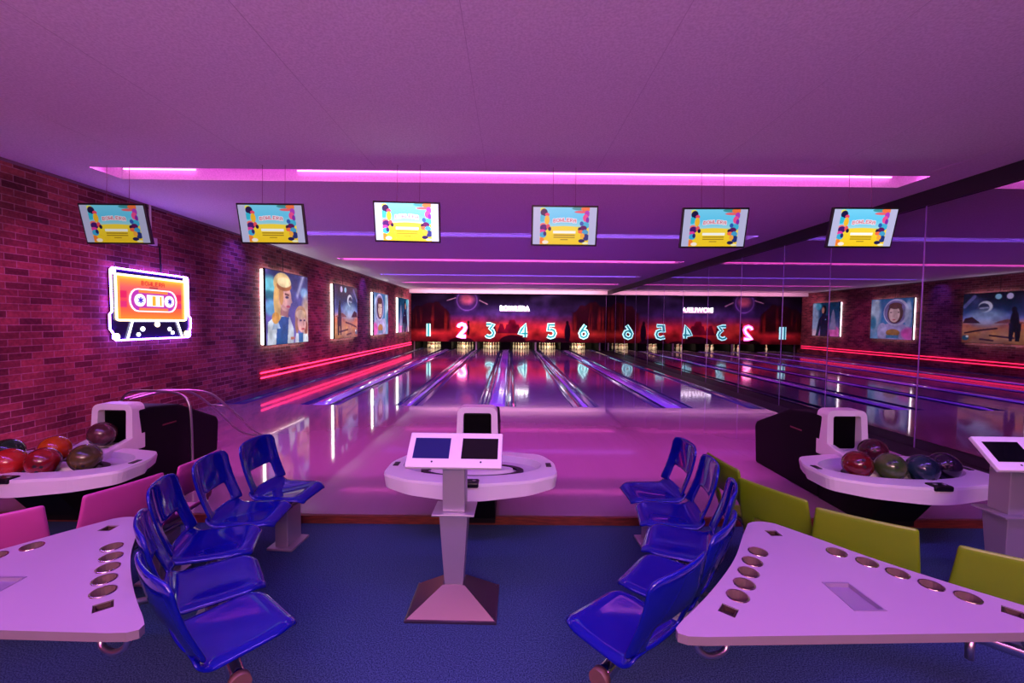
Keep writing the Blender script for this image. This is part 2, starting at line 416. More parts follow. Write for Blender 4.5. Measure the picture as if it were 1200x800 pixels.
def cover(x0, x1, label, hump, group):
    b = BM(); n = 8; w = (x1-x0)/2; c = (x0+x1)/2
    def pr(sc, y): return [(c-w,y,-.085)]+[(c-w*math.cos(PI*k/n),y,AP-.01+hump*sc*math.sin(PI*k/n)) for k in range(n+1)]+[(c+w,y,-.085)]
    loft(b, [pr(0,FOUL+.01), pr(.6,FOUL+.06), pr(1,FOUL+.2), pr(1,25.55)])
    tag(obj('ball_track_cover', b, M_cap, smooth=False), label, 'ball track cover', group)
e = LW+GW+.002
for a, c, lab in ((0,1,'wide violet cover strip between the lanes numbered 1 and 2'),(2,3,'wide violet cover strip between the lanes numbered 3 and 4'),(4,5,'wide violet cover strip between the lanes numbered 5 and 6'),
               (1,2,'narrow violet divider between the lanes numbered 2 and 3'),(3,4,'narrow violet divider between the lanes numbered 4 and 5')):
    cover(LANES[a]+e, LANES[c]-e, lab, .035, 'covers between lanes')
b = BM(); box(b, (XL,FOUL,-.085), (LANES[0]-e,27.9,AP+.01)); struct('trim_5', b, M_gut)
b = BM(); box(b, (LANES[5]+e,FOUL,-.085), (XR-.485,27.9,AP+.01)); struct('trim_6', b, M_gut)

# pins
def pin_mesh():
    b = BM()
    pr = [(.026,0),(.036,.02),(.050,.06),(.0605,.115),(.057,.16),(.045,.20),(.033,.235),(.0255,.262),(.0235,.285),(.026,.31),(.031,.335),(.0325,.352),(.029,.37),(.018,.381)]
    mi = [0]*13; mi[6] = 1; mi[8] = 1
    lathe(b, pr, 12, mi=mi); return b
M_pin = mat('pin_white', (240,234,220), .25); M_pinr = mat('pin_red', (190,20,20), .3)
LW6 = ['first','second','third','fourth','fifth','sixth']
pin0 = obj('bowling_pin', pin_mesh(), [M_pin, M_pinr], fix=False); first = True
for i, x in enumerate(LANES):
    for r in range(4):
        for k in range(r+1):
            o = pin0 if first else pin0.copy()
            if not first: COL.objects.link(o)
            first = False; o.location = (x+(k-r/2)*.3048, 26.45+r*.264, AP)
            tag(o, f'white bowling pin in the {LW6[i]} pin triangle counted from the brick wall', 'bowling pin', f'pins on lane {ORD[i]}')
b = BM(); edges = [XL+.1]+[(LANES[i]+LANES[i+1])/2 for i in range(5)]+[XR-.25]
names = ['beside the brick wall']+[f'between the pins of lanes {i} and {i+1}' for i in range(1,6)]+['beside the mirror']
for x, nmx in zip(edges, names):
    idx = edges.index(x); w = .28 if idx in (1,3,5) else (.1 if idx in (2,4) else .08)
    r = thing('pin_partition', 'dark partition panel '+nmx, 'partition panel', (x,25.6,AP), 0, 'partitions at the pin end')
    b = BM(); box(b, (-w,.0,.03), (w,2.4,.47)); obj('panel', b, M_dark, r, bevel=.01)
    b = BM(); box(b, (-w*.5,-.03,.0), (w*.5,.0,.47)); obj('edge_strip', b, M_alu if idx in (0,2,4,6) else M_dark, r)
for f in [1]:
    b = BM(); box(b, (XL,27.75,AP-.1), (XR,27.85,.9)); struct('trim_7', b, M_pitdark)

# ---------------------------------------------------------------- mural above the pins
def mural():
    W, H = XR-XL-.02, 2.76; p = Pic(W, H, 330)
    p.vgrad([(0,(92,22,34)),(.1,(150,38,42)),(.22,(196,58,54)),(.36,(170,48,62)),(.47,(104,38,82)),(.58,(56,42,100)),(.75,(40,34,74)),(.9,(20,16,34)),(1,(12,9,18))])
    q = lambda x, y: ((x-15)/1145*W, (320-y)/282*H)       # positions read off the photograph's mural
    n = p.noise(.7, 3, .6); m = (p.Y/H > .40)*np.clip((n-.42)*3, 0, 1); p.mix(m, (112,104,184), .7)
    n2 = p.noise(1.2, 9, .5); p.mix(np.clip((n2-.5)*4, 0, 1)*np.clip((.46-p.Y/H)*8, 0, 1), (246,104,62), .55)
    n3 = p.noise(.9, 12, .4); p.mix(np.clip((n3-.48)*4, 0, 1)*np.clip((p.Y/H-.5)*5, 0, 1), (14,12,30), .75)
    nv = p.noise(.4, 21, 14, 4); nt_ = p.noise(.4, 5, 5, 3)                # dark red cliffs at both ends
    for xa, xb, sd in ((-1, 250, 0), (955, 1200, 1)):
        x0, x1 = q(xa,0)[0], q(xb,0)[0]
        edge = np.clip(np.minimum(p.X-x0, x1-p.X)/.5, 0, 1)
        top = (.66+.26*nt_)*H*np.clip(.82+.18*np.minimum(p.X-x0, x1-p.X)/.5, 0, 1)
        m = (np.clip((top-p.Y)/.08, 0, 1))*np.clip((p.Y-.18*H)/.3, 0, 1)*np.clip(edge*3, 0, 1)
        p.mix(m, (44,12,22), .92)
        p.mix(m*np.clip((nv-.52)*5, 0, 1)*np.clip((top-p.Y)/.4, 0, 1)*np.clip(1.2-p.Y/H, 0, 1), (176,54,40), .75)
    for x, w, t in ((608,34,186),(545,22,212),(585,24,215),(640,20,215),(680,16,210),(500,16,222)):
        p.poly([q(x-w*1.2,268), q(x+w*1.2,268), q(x+w*.55,t+8), q(x+w*.3,t), q(x-w*.4,t+2)], (104,18,44))
    for x, w, h in ((612,80,44),(310,74,28),(880,80,30),(740,50,16)):
        p.ell(*q(x,322), w/1145*W, h/282*H, (46,14,30))
    p.ell(*q(342,76), .62, .62, (52,36,92), .8, .2); p.ring(*q(342,76), .58, .58, .02, (120,100,180), .55)
    p.ell(*q(342,72), .20, .14, (200,110,120), .7, .25)
    p.seg(q(225,78), q(275,62), .02, (220,200,220), .8); p.seg(q(415,75), q(462,98), .02, (220,200,220), .8)
    p.ell(*q(350,246), .09, .36, (50,14,36)); p.ell(*q(351,205), .06, .08, (40,14,30))                    # standing figures
    p.ell(*q(936,262), .17, .55, (26,12,30)); p.ell(*q(934,203), .08, .12, (30,12,26))
    nz = p.noise(2.2, 33, 1., 4); p.C *= (.55+.9*nz)[..., None]; nb = p.noise(.5, 50, .4, 3); p.mix(np.clip((nb-.55)*4, 0, 1), (16,8,20), .6)
    o = p.build('desert_mural', vcol_mat('mural_print', None, .6), lambda x, y: np.stack([XL+.01+x, np.full_like(x, MASK), .56+y], -1))
    tag(o, 'red and violet desert planet mural printed above the pins', 'mural')
mural()
def text_mesh(t, size, depth):
    c = bpy.data.curves.new('t', 'FONT'); c.body = t; c.size = size; c.extrude = depth; c.align_x = 'CENTER'; c.align_y = 'CENTER'
    o = bpy.data.objects.new('t', c); COL.objects.link(o); bpy.context.view_layer.update()
    me = bpy.data.meshes.new_from_object(o.evaluated_get(bpy.context.evaluated_depsgraph_get()))
    bpy.data.objects.remove(o); bm = BM(); bm.from_mesh(me); return bm
r = thing('neon_sign', 'glowing white shop name sign in the middle of the mural', 'sign', (.24,MASK-.06,2.5))
b = BM(); pts = round_poly([(-.86,-.17),(.86,-.17),(.82,.10),(.4,.14),(-.4,.14),(-.82,.10)], .04)
loft(b, [[(x,.03,z) for x,z in pts],[(x,0,z) for x,z in pts]]); obj('backing_panel', b, emis('sign_panel', (1.,.45,.78), 1.6), r)
bm = text_mesh('BOWLERA', .40, .012)
for v in bm.verts: v.co = Vector((v.co.x*.92, -.02-v.co.z, v.co.y))
obj('lettering', bm, emis('sign_letters', (1.,.95,1.), 9), r)

DIG = {'1':[[(.3,0),(.3,1)]],
 '2':[[(.02,.74),(.08,.9),(.3,1),(.52,.92),(.6,.74),(.5,.5),(.25,.24),(0,0),(.3,0),(.62,0)]],
 '3':[[(.02,1),(.3,1),(.58,1),(.3,.62),(.5,.54),(.6,.32),(.52,.1),(.3,0),(.08,.04),(0,.14)]],
 '4':[[(.46,0),(.46,.5),(.46,1),(.2,.62),(0,.28),(.3,.28),(.64,.28)]],
 '5':[[(.56,1),(.1,1),(.05,.56),(.3,.63),(.52,.54),(.6,.32),(.5,.08),(.25,0),(0,.1)]],
 '6':[[(.44,1),(.16,.62),(.02,.34),(.1,.08),(.3,0),(.52,.1),(.6,.3),(.5,.52),(.3,.58),(.1,.46)]]}
M_cy = emis('cyan_neon', (.5,.97,1.), 2.4); M_cyin = emis('teal_neon', (.03,.36,.45), 1.0)
M_pk = emis('pink_neon', (1.,.10,.40), 8.); M_pkin = emis('pink_neon_core', (1.,.75,.85), 4.)
NX = [502,541,574,613,646,684]
for i, ch in enumerate('123456'):
    x = (NX[i]-598)*25.1/510+.01
    r = thing('neon_number', ('pink' if ch == '2' else 'cyan')+f' neon number {ch} glowing low on the mural', 'neon number', (x,MASK-.05,.86), 0, 'neon lane numbers')
    for nm, rad, off, m in (('outline_tube', .115, 0, M_pk if ch == '2' else M_cy), ('inner_tube', .05, -.045, M_pkin if ch == '2' else M_cyin)):
        b = BM()
        for st in DIG[ch]:
            tube(b, [(.72*(px-.3), off, .72*py) for px, py in st], rad, 8)
        for v in b.verts: v.co.y = off+(v.co.y-off)*.45
        obj(nm, b, m, r)

# ---------------------------------------------------------------- mirror wall
SE = [3.9,5.85,7.55,8.85,10.45,12.2,13.95,15.7,17.45,19.2,21.0,22.9,25.18]
words = ['nearest the camera, beside the ball rack','second from the front','third from the front','fourth from the front','fifth from the front','sixth from the front','seventh from the front','sixth from the pins','fifth from the pins','fourth from the pins','third from the pins','second from the pins']
words[-1] = 'nearest the pins'
words[7:11] = ['fifth from the pins','fourth from the pins','third from the pins','second from the pins']
M_seam = mat('mirror_seam', (160,130,200), .3, .6)
for i in range(12):
    y0, y1 = SE[i], SE[i+1]
    r = thing('mirror_panel', 'tall wall mirror panel, '+words[i], 'mirror', (XR,(y0+y1)/2,AP), 0, 'mirror panels on the right wall')
    h = (y1-y0)/2-.006
    b = BM(); box(b, (0,-h,.0), (.012,h,CEIL-.2-AP)); obj('mirror_glass', b, M_mirror, r); r.rotation_euler.z = (0,.0015,-.002,.0018,-.001,.0022,-.0015,.001,.0016,-.001,.0012,0)[i]
    b = BM(); box(b, (-.004,h-.002,.0), (.012,h+.012,CEIL-.2-AP)); obj('joint_strip', b, M_seam, r)

# ---------------------------------------------------------------- hanging monitors
def tv_pic():
    W, H = .72, .41; p = Pic(W, H, 220)
    p.vgrad([(0,(250,206,30)),(.3,(252,214,40)),(.46,(250,222,70)),(.5,(160,220,235)),(.7,(96,204,248)),(1,(120,214,250))])
    X = lambda u: u*W; Y = lambda v: v*H
    p.ell(X(.5),Y(.44),X(.25),Y(.06),(255,220,60))
    p.text('BOWLERA', X(.32), Y(.585), Y(.09), X(.37), (245,235,250), Y(.035), .007); p.text('BOWLERA', X(.32), Y(.585), Y(.09), X(.37), (206,36,66), Y(.035))
    p.rect(X(.32),Y(.30),X(.68),Y(.37),(255,255,250))
    for y in (.24,.18): p.rect(X(.33),Y(y),X(.67),Y(y+.028),(140,104,20),.8)
    p.rect(X(.44),Y(.12),X(.56),Y(.143),(140,104,20),.8)
    for x, y, rx, ry, c in ((.15,.93,.05,.06,(240,230,90)),(.17,.86,.055,.10,(18,20,70)),(.22,.80,.035,.05,(240,70,110)),(.14,.70,.045,.09,(40,190,220)),(.22,.66,.04,.12,(250,190,40)),
        (.16,.52,.05,.06,(250,120,120)),(.17,.45,.06,.09,(70,20,110)),(.24,.48,.03,.07,(240,80,90)),(.265,.42,.025,.055,(24,20,60)),(.15,.36,.05,.05,(230,60,160)),(.16,.26,.055,.08,(50,170,220)),(.19,.29,.025,.06,(30,40,110)),
        (.14,.1,.04,.09,(250,130,40)),(.2,.06,.05,.05,(255,240,220)),
        (.74,.97,.13,.05,(60,150,160)),(.84,.96,.09,.06,(250,120,60)),(.76,.88,.11,.035,(240,100,110)),(.85,.83,.04,.09,(180,60,190)),(.83,.72,.045,.10,(240,80,150)),(.86,.66,.025,.08,(130,40,170)),
        (.83,.52,.06,.09,(60,180,220)),(.77,.57,.03,.06,(40,90,180)),(.80,.44,.055,.075,(90,16,90)),(.74,.42,.025,.05,(40,20,60)),(.76,.35,.045,.05,(250,110,70)),(.83,.33,.05,.08,(60,160,210)),(.85,.2,.05,.09,(24,50,120)),(.79,.24,.035,.07,(250,170,60)),
        (.78,.1,.05,.05,(20,24,80)),(.84,.04,.05,.03,(240,240,200))):
        p.ell(X(x),Y(y),X(rx),Y(ry),c)
    p.rect(-1,-1,X(.112),9,(188,188,226)); p.rect(X(.886),-1,9,9,(188,188,226))
    return p
TVX = [(-4.51,5.03),(-2.73,5.03),(-1.19,5.03),(.61,5.03),(2.325,5.03),(4.03,5.03)]
TVZ = [2.80,2.82,2.855,2.83,2.825,2.845]
M_tv = vcol_mat('screen_picture', 1.)
def make_tv():
    r = thing('hanging_monitor', 'x', 'monitor')
    T = Matrix.Rotation(math.radians(13), 4, 'X')      # leans out at the top
    b = BM(); box(b, (-.378,0,-.225), (.378,.035,.225), M=T); box(b, (-.25,.035,-.15), (.25,.07,.15), M=T); obj('housing', b, M_blackp, r, bevel=.006)
    p = tv_pic(); p.build('screen', M_tv, lambda x, y: (np.stack([x-.36, np.full_like(x,-.003), y-.205], -1) @ np.array(T.to_3x3()).T), r)
    for s in (-.13,.13):
        b = BM(); tube(b, [(s,.04,.16),(s,.06,CEIL-2.84)], .0025, 5); obj('suspension_wire', b, M_wire, r)
    return r
tvn = ['leftmost hanging monitor, in front of the brick wall','hanging monitor second from the left showing the colourful poster','brightest hanging monitor, third from the left, washed out white','hanging monitor just right of centre, fourth from the left','hanging monitor second from the right, left of the dark beam','rightmost hanging monitor, in front of the mirror wall']
tv0 = make_tv()
for i, (x, y) in enumerate(TVX):
    o = tv0 if i == 0 else dup(tv0)
    o.location = (x, y, TVZ[i]); tag(o, tvn[i], 'monitor', 'hanging monitors')
    o.rotation_euler = (0, math.radians((0,0,.8,0,-.6,-.3)[i]), 0)
    for c in kids(o):
        if c.name.startswith('screen'): c.data = c.data.copy(); c.data.materials[0] = vcol_mat('screen_picture_%d' % i, (.55,.75,2.3,.9,.85,1.)[i])

# ---------------------------------------------------------------- lightbox posters on the left wall
def p_women(p):
    W, H = p.W, p.H; X = lambda u: u*W; Y = lambda v: v*H
    p.vgrad([(0,(120,110,190)),(.4,(90,80,170)),(.8,(60,70,140)),(1,(50,60,110))])
    n = p.noise(2.2, 5); p.mix(np.clip((n-.5)*4,0,1), (150,110,200), .7)
    p.ell(X(.08),Y(.8),X(.12),Y(.08),(120,230,240),.8,.12); p.ell(X(.08),Y(.66),X(.09),Y(.05),(20,110,130),.8,.05); p.ell(X(.1),Y(.5),X(.1),Y(.08),(110,190,240),.8,.1)
    p.seg((X(.72),Y(.7)),(X(.88),Y(1.0)),.05,(230,220,255),.7,.12); p.ell(X(.9),Y(.75),X(.07),Y(.05),(150,200,255),.8,.08); p.ell(X(.95),Y(.35),X(.1),Y(.25),(255,200,150),.7,.15)
    # tall blonde woman, head turned to the right
    p.poly([(X(.02),0),(X(.04),Y(.3)),(X(.2),Y(.4)),(X(.52),Y(.38)),(X(.62),Y(.2)),(X(.62),0)], (214,222,240))
    p.poly([(X(.2),0),(X(.24),Y(.38)),(X(.5),Y(.38)),(X(.46),0)], (36,84,160)); p.poly([(X(.12),Y(.2)),(X(.2),Y(.42)),(X(.3),Y(.22))], (170,190,225))
    p.rect(X(.22),Y(.02),X(.34),Y(.08),(20,90,160)); p.rect(X(.54),Y(.05),X(.64),Y(.09),(230,130,110))
    p.ell(X(.36),Y(.84),X(.2),Y(.15),(240,200,140)); p.ell(X(.26),Y(.6),X(.1),Y(.28),(232,180,110)); p.ell(X(.2),Y(.36),X(.08),Y(.08),(222,150,70),.9)
    p.poly([(X(.3),Y(.4)),(X(.32),Y(.55)),(X(.5),Y(.5)),(X(.48),Y(.37))], (190,120,120))
    p.ell(X(.42),Y(.64),X(.145),Y(.185),(226,164,160)); p.poly([(X(.54),Y(.68)),(X(.59),Y(.59)),(X(.54),Y(.56))], (226,164,160))
    p.ell(X(.33),Y(.68),X(.05),Y(.14),(206,140,90)); p.ell(X(.4),Y(.81),X(.17),Y(.07),(170,100,60)); p.ell(X(.4),Y(.86),X(.16),Y(.07),(250,220,170))
    p.seg((X(.42),Y(.7)),(X(.5),Y(.69)),.025,(110,60,60)); p.ell(X(.46),Y(.655),X(.04),Y(.018),(60,50,90)); p.ell(X(.49),Y(.525),X(.05),Y(.018),(196,70,90)); p.seg((X(.36),Y(.53)),(X(.5),Y(.47)),.03,(180,112,120),.6,.05)
    # smaller woman in front
    p.poly([(X(.64),0),(X(.68),Y(.14)),(X(.98),Y(.12)),(X(1.02),0)], (226,232,246)); p.rect(X(.74),0,X(.86),Y(.14),(44,100,170))
    p.ell(X(.8),Y(.40),X(.15),Y(.15),(196,140,110)); p.ell(X(.7),Y(.28),X(.05),Y(.14),(170,110,90)); p.ell(X(.94),Y(.22),X(.05),Y(.1),(150,80,70))
    p.ell(X(.83),Y(.29),X(.115),Y(.14),(232,168,170)); p.ell(X(.8),Y(.42),X(.13),Y(.07),(226,180,150)); p.ell(X(.8),Y(.33),X(.03),Y(.014),(60,50,90)); p.ell(X(.9),Y(.33),X(.025),Y(.014),(60,50,90))
    p.ell(X(.86),Y(.2),X(.045),Y(.014),(200,70,90)); p.seg((X(.86),Y(.32)),(X(.87),Y(.26)),.015,(200,130,130))
def p_desert(p):
    W, H = p.W, p.H; X = lambda u: (1-u)*W; Y = lambda v: (1-v)*H      # mirror view coordinates
    p.vgrad([(0,(180,120,80)),(.2,(222,150,100)),(.36,(196,100,70)),(.42,(210,140,150)),(.5,(110,110,190)),(.62,(50,70,130)),(.8,(24,40,70)),(1,(12,18,34))])
    n = p.noise(2.6, 7, .7); p.mix(np.clip((n-.5)*4,0,1)*(p.Y/H<.42), (120,56,50), .7); p.mix(np.clip((n-.55)*4,0,1)*(p.Y/H>.5), (90,90,160), .5)
    p.seg((X(.02),Y(.26)),(X(.18),Y(.06)),.06,(110,110,180),.8)
    p.ell(X(.36),Y(.27),X(0)*0+.23,.2,(214,214,236)); p.ell(X(.335),Y(.285),.18,.15,(54,60,96)); p.seg((X(.28),Y(.3)),(X(.4),Y(.29)),.03,(150,150,190))
    p.ell(X(.55),Y(.08),.1,.09,(150,210,240)); p.ell(X(.72),Y(.08),.1,.1,(200,190,230)); p.ell(X(.38),Y(.5),.4,.2,(170,200,240),.7,.2)
    p.poly([(X(.0),Y(.6)),(X(.04),Y(.5)),(X(.16),Y(.47)),(X(.3),Y(.6))], (60,30,44)); p.poly([(X(.5),Y(.6)),(X(.6),Y(.55)),(X(.7),Y(.52)),(X(1),Y(.6))], (150,80,70))
    for a, c in (((.05,.8),(.3,.74)),((.3,.74),(.55,.7)),((.45,.84),(.8,.88)),((.3,.92),(.5,.94))): p.seg((X(a[0]),Y(a[1])),(X(c[0]),Y(c[1])),.03,(70,36,44))
    p.ell(X(.06),Y(.9),.12,.09,(40,90,120)); p.ell(X(.09),Y(.87),.05,.04,(240,240,240))
    p.ell(X(.8),Y(.56),.13,.36,(24,22,40)); p.ell(X(.79),Y(.34),.08,.1,(24,22,40)); p.poly([(X(.72),Y(.6)),(X(.9),Y(.6)),(X(.88),Y(.94)),(X(.82),Y(.94)),(X(.8),Y(.7)),(X(.78),Y(.94)),(X(.73),Y(.94))], (26,22,40))
def p_helmet(p):
    W, H = p.W, p.H; X = lambda u: (1-u)*W; Y = lambda v: (1-v)*H
    p.vgrad([(0,(130,180,230)),(.5,(60,120,190)),(1,(40,110,170))])
    p.ell(X(.1),Y(.35),.2,.5,(225,235,255),.8,.2); p.ell(X(.06),Y(.6),.12,.2,(20,120,160),.8,.1); p.ell(X(.15),Y(.06),.08,.06,(220,240,255),.9,.05)
    p.ell(X(.6),Y(.9),.85,.55,(176,160,220)); p.ell(X(.3),Y(.8),.25,.35,(190,180,236)); p.ell(X(.62),Y(.34),.62,.58,(206,196,240)); p.ell(X(.6),Y(.34),.54,.5,(128,110,170)); p.ell(X(.9),Y(.4),.14,.5,(196,206,244),.8,.05)
    p.ell(X(.6),Y(.36),.38,.44,(84,46,52)); p.ell(X(.58),Y(.38),.27,.36,(226,184,186)); p.ell(X(.6),Y(.18),.32,.14,(92,50,54)); p.ell(X(.5),Y(.34),.05,.02,(60,40,60)); p.ell(X(.68),Y(.34),.05,.02,(60,40,60)); p.ell(X(.58),Y(.52),.08,.025,(190,80,100))
    p.ell(X(.56),Y(.84),.34,.16,(176,120,70)); p.rect(X(.7),Y(.98),X(.4),Y(.9),(80,130,180)); p.ell(X(.84),Y(.84),.1,.08,(236,90,190),.8,.1)
    p.ell(X(.94),Y(.86),.3,.22,(240,80,190),.8,.12)
def p_figure(p):
    W, H = p.W, p.H; X = lambda u: (1-u)*W; Y = lambda v: (1-v)*H
    p.vgrad([(0,(210,110,190)),(.3,(110,110,180)),(.6,(30,70,120)),(1,(14,60,90))])
    p.ell(X(.06),Y(.5),.24,.9,(200,225,250),.85,.2); p.ell(X(.2),Y(.1),.16,.14,(90,210,240),.8,.12); p.ell(X(.85),Y(.9),.35,.3,(250,110,200),.95,.1); p.ell(X(.06),Y(.95),.2,.2,(250,200,220),.9,.15)
    p.poly([(X(.7),Y(.8)),(X(.76),Y(.3)),(X(.8),Y(.2)),(X(.84),Y(.3)),(X(.92),Y(.8))], (150,140,190))
    p.poly([(X(.12),Y(1)),(X(.22),Y(.5)),(X(.32),Y(.38)),(X(.52),Y(.38)),(X(.62),Y(.5)),(X(.72),Y(1)),(X(.6),Y(1)),(X(.54),Y(.7)),(X(.54),Y(1)),(X(.28),Y(1)),(X(.28),Y(.7)),(X(.22),Y(1))], (24,24,60))
    p.ell(X(.4),Y(.22),.17,.26,(22,18,34)); p.ell(X(.36),Y(.22),.1,.17,(196,130,120)); p.rect(X(.46),Y(.42),X(.32),Y(.34),(24,24,60)); p.ell(X(.46),Y(.5),.05,.03,(130,150,220))
M_halo = emis('lightbox_halo', (1.,.97,.9), 9.)
def poster(y0, y1, label, fn, seed):
    W, H = y1-y0, 1.79; z0 = 1.12
    r = thing('lightbox_poster', label, 'poster', (XL,(y0+y1)/2,z0), 0, 'lit posters on the brick wall')
    h = W/2
    b = BM(); box(b, (.0,-h+.03,.03), (.075,h-.03,H-.03)); obj('light_strip', b, M_halo, r)
    b = BM(); box(b, (.075,-h,0), (.125,h,H)); obj('panel_box', b, M_blackp, r, bevel=.004)
    p = Pic(W-.03, H-.03, 130); fn(p); p.C *= (.72+.5*p.noise(5, seed, 1, 4))[..., None]; p.mix(np.clip((p.noise(1.5, seed+40)-.5)*3, 0, 1), (90,70,150), .3)
    p.build('printed_picture', vcol_mat('poster_print_'+str(seed), .95), lambda x, y: np.stack([np.full_like(x,.1285), x-h+.015, y+.015], -1), r)
    b = BM(); tube(b, [(.03,-.05,H),(.015,-.05,H+.05),(.015,-.05,CEIL-z0-.12)], .006, 6); obj('power_cable', b, M_cable, r)
poster(10.0,12.1,'lit poster of two blonde women in pale uniforms on the brick wall',p_women,1)
poster(13.9,16.0,'lit poster of a planet above an orange desert on the brick wall',p_desert,2)
poster(17.9,20.0,'lit poster of an astronaut in a round helmet on the brick wall',p_helmet,3)
poster(21.9,24.1,'lit poster of a dark suited figure, nearest the pins',p_figure,4)

# ---------------------------------------------------------------- neon cassette on the left wall
def cassette():
    W, H = 1.56, 1.04; y0, z0 = 6.19, 1.41
    r = thing('neon_cassette_sign', 'neon music cassette sign with orange label on the brick wall', 'neon sign', (XL,y0,z0))
    # picture coordinates read off the photograph: u 0..1, v 0..1 (rectified)
    out = [(.04,1),(.96,1),(.97,.97),(.97,.36),(1,.32),(1,.16),(.985,.13),(.985,.02),(.96,0),(.06,0),(.03,.03),(.03,.1),(0,.16),(0,.36),(.025,.4),(.02,.97)]
    P = lambda u, v, d=.06: (d, u*W, v*H)
    b = BM(); loft(b, [[P(u,v,.035) for u,v in out],[P(u,v,.045) for u,v in out]]); obj('acrylic_backing', b, mat('dark_acrylic', (30,16,70), .15), r)
    pic = Pic(W*.86, H*.62, 110); pw, ph = pic.W, pic.H; X = lambda u: u*pw; Y = lambda v: v*ph
    pic.vgrad([(0,(250,140,40)),(.2,(238,96,60)),(.45,(226,60,84)),(.75,(228,92,96)),(.9,(250,140,60)),(1,(255,190,70))])
    pic.rect(X(.02),Y(.5),X(.14),Y(.66),(216,30,90)); pic.rect(X(.02),Y(.28),X(.14),Y(.42),(214,40,110)); pic.rect(X(.86),Y(.5),X(.98),Y(.66),(216,30,90)); pic.rect(X(.86),Y(.28),X(.98),Y(.42),(214,40,110))
    for e, c in ((.0,(255,220,90)),(.03,(255,170,60))):
        pic.rect(X(e),Y(e),X(e+.03),Y(1-e),c,.8); pic.rect(X(.97-e),Y(e),X(1-e),Y(1-e),c,.8); pic.rect(X(e),Y(.96-e),X(1-e),Y(1-e),c,.8)
    pic.text('BOWLERA', X(.34), Y(.82), Y(.1), X(.34), (196,16,36)); pic.rect(X(.45),Y(.765),X(.57),Y(.785),(110,30,40))
    def cap(x0, x1, y, rr, c):
        pic.ell(X(x0),Y(y),rr,rr,c); pic.ell(X(x1),Y(y),rr,rr,c); pic.rect(X(x0),Y(y)-rr,X(x1),Y(y)+rr,c)
    cap(.29,.73,.46,.165,(180,50,170)); pic.rect(X(.3),Y(.64),X(.72),Y(.71),(240,130,60)); pic.rect(X(.3),Y(.21),X(.72),Y(.28),(240,120,70))
    pic.build('label_picture', vcol_mat('cassette_label', 1.25), lambda x, y: np.stack([np.full_like(x,.048), x+.07*W, y+.29*H], -1), r)
    M_nv = emis('violet_neon', (.30,.10,1.), 42.); M_nw = emis('warm_neon', (1.,.8,.45), 5.); M_np = emis('pink_capsule_neon', (1.,.55,.6), 2.4); M_nd = emis('white_neon', (.8,.8,1.), 5.)
    b = BM(); tube(b, [P(u,v) for u,v in out], .013, 6, True); obj('outline_tube', b, M_nv, r)
    lab = round_poly([(.07,.28),(.93,.28),(.93,.92),(.07,.92)], .03)
    b = BM(); tube(b, [P(u,v) for u,v in lab], .014, 6, True); obj('label_tube', b, M_nw, r)
    cp = [(.31+.09*math.cos(t)*1.05, .575+.155*math.sin(t)*1.05) for t in np.linspace(PI/2,1.5*PI,9)]+[(.70+.09*math.cos(t)*1.05, .575+.155*math.sin(t)*1.05) for t in np.linspace(-PI/2,PI/2,9)]
    b = BM(); tube(b, [P(u,v) for u,v in cp], .011, 6, True); obj('capsule_tube', b, M_np, r)
    def disc(b, u, v, rad, d=.062, n=20):
        loft(b, [[(d-.012, u*W+rad*math.cos(2*PI*k/n), v*H+rad*math.sin(2*PI*k/n)) for k in range(n)],[(d, u*W+rad*math.cos(2*PI*k/n), v*H+rad*math.sin(2*PI*k/n)) for k in range(n)]])
    for u in (.335,.70):
        b = BM(); disc(b, u, .575, .095); w = obj('reel', b, emis('reel_white', (1.,.96,1.), 1.6), r)
        b = BM()
        for k in range(6):
            a = k*PI/3; M = Matrix.Translation((.066, u*W, .575*H)) @ Matrix.Rotation(a, 4, 'X'); box(b, (-.003,-.010,.01), (.003,.010,.05), M=M)
        lathe(b, [(.022,-.003),(.022,.003)], 12, (0,0,0)); 
        for v in b.verts[-24:]: v.co = Vector((.066+v.co.z, u*W+v.co.x, .575*H+v.co.y))
        obj('reel_star', b, mat('reel_violet', (70,40,170), .5, emit=lin((80,40,190)), es=.8), w)
    b = BM(); loft(b, [[P(u,v,.05) for u,v in ((.42,.49),(.62,.49),(.62,.66),(.42,.66))],[P(u,v,.063) for u,v in ((.42,.49),(.62,.49),(.62,.66),(.42,.66))]]); w = obj('tape_window', b, emis('window_white', (1.,.96,.85), 1.6), r)
    b = BM()
    for u0, u1 in ((.475,.515),(.57,.59)):
        loft(b, [[P(u,v,.0635) for u,v in ((u0,.5),(u1,.5),(u1,.645),(u0,.645))],[P(u,v,.068) for u,v in ((u0,.5),(u1,.5),(u1,.645),(u0,.645))]])
    obj('tape_bars', b, emis('tape_orange', (1.,.5,.06), 1.), w)
    b = BM(); tube(b, [P(.18,.01),P(.24,.27)], .013, 6); tube(b, [P(.24,.27),P(.80,.27)], .013, 6); tube(b, [P(.87,.01),P(.80,.27)], .013, 6); obj('trapezoid_tube', b, M_nd, r)
    for u, v, rad, m in ((.36,.15,.035,M_nd),(.31,.07,.03,M_nd),(.70,.14,.032,M_nd),(.74,.08,.03,M_nd),(.54,.22,.045,M_nw),(.07,.05,.05,M_nw),(.94,.06,.05,M_nw),(.05,.955,.045,M_nd),(.94,.955,.04,M_nw)):
        b = BM(); disc(b, u, v, rad, .058, 14); obj('glow_dot', b, m, r)
    b = BM(); tube(b, [(.03,.62*W,H),(.02,.62*W,H+.45)], .012, 6); obj('power_cable', b, M_cable, r)
cassette()
r = thing('junction_box', 'small white junction box on a conduit above the cassette sign', 'junction box', (XL,7.0,2.95))
b = BM(); box(b, (0,-.07,-.06), (.06,.07,.06)); obj('box_body', b, M_white, r, bevel=.006)
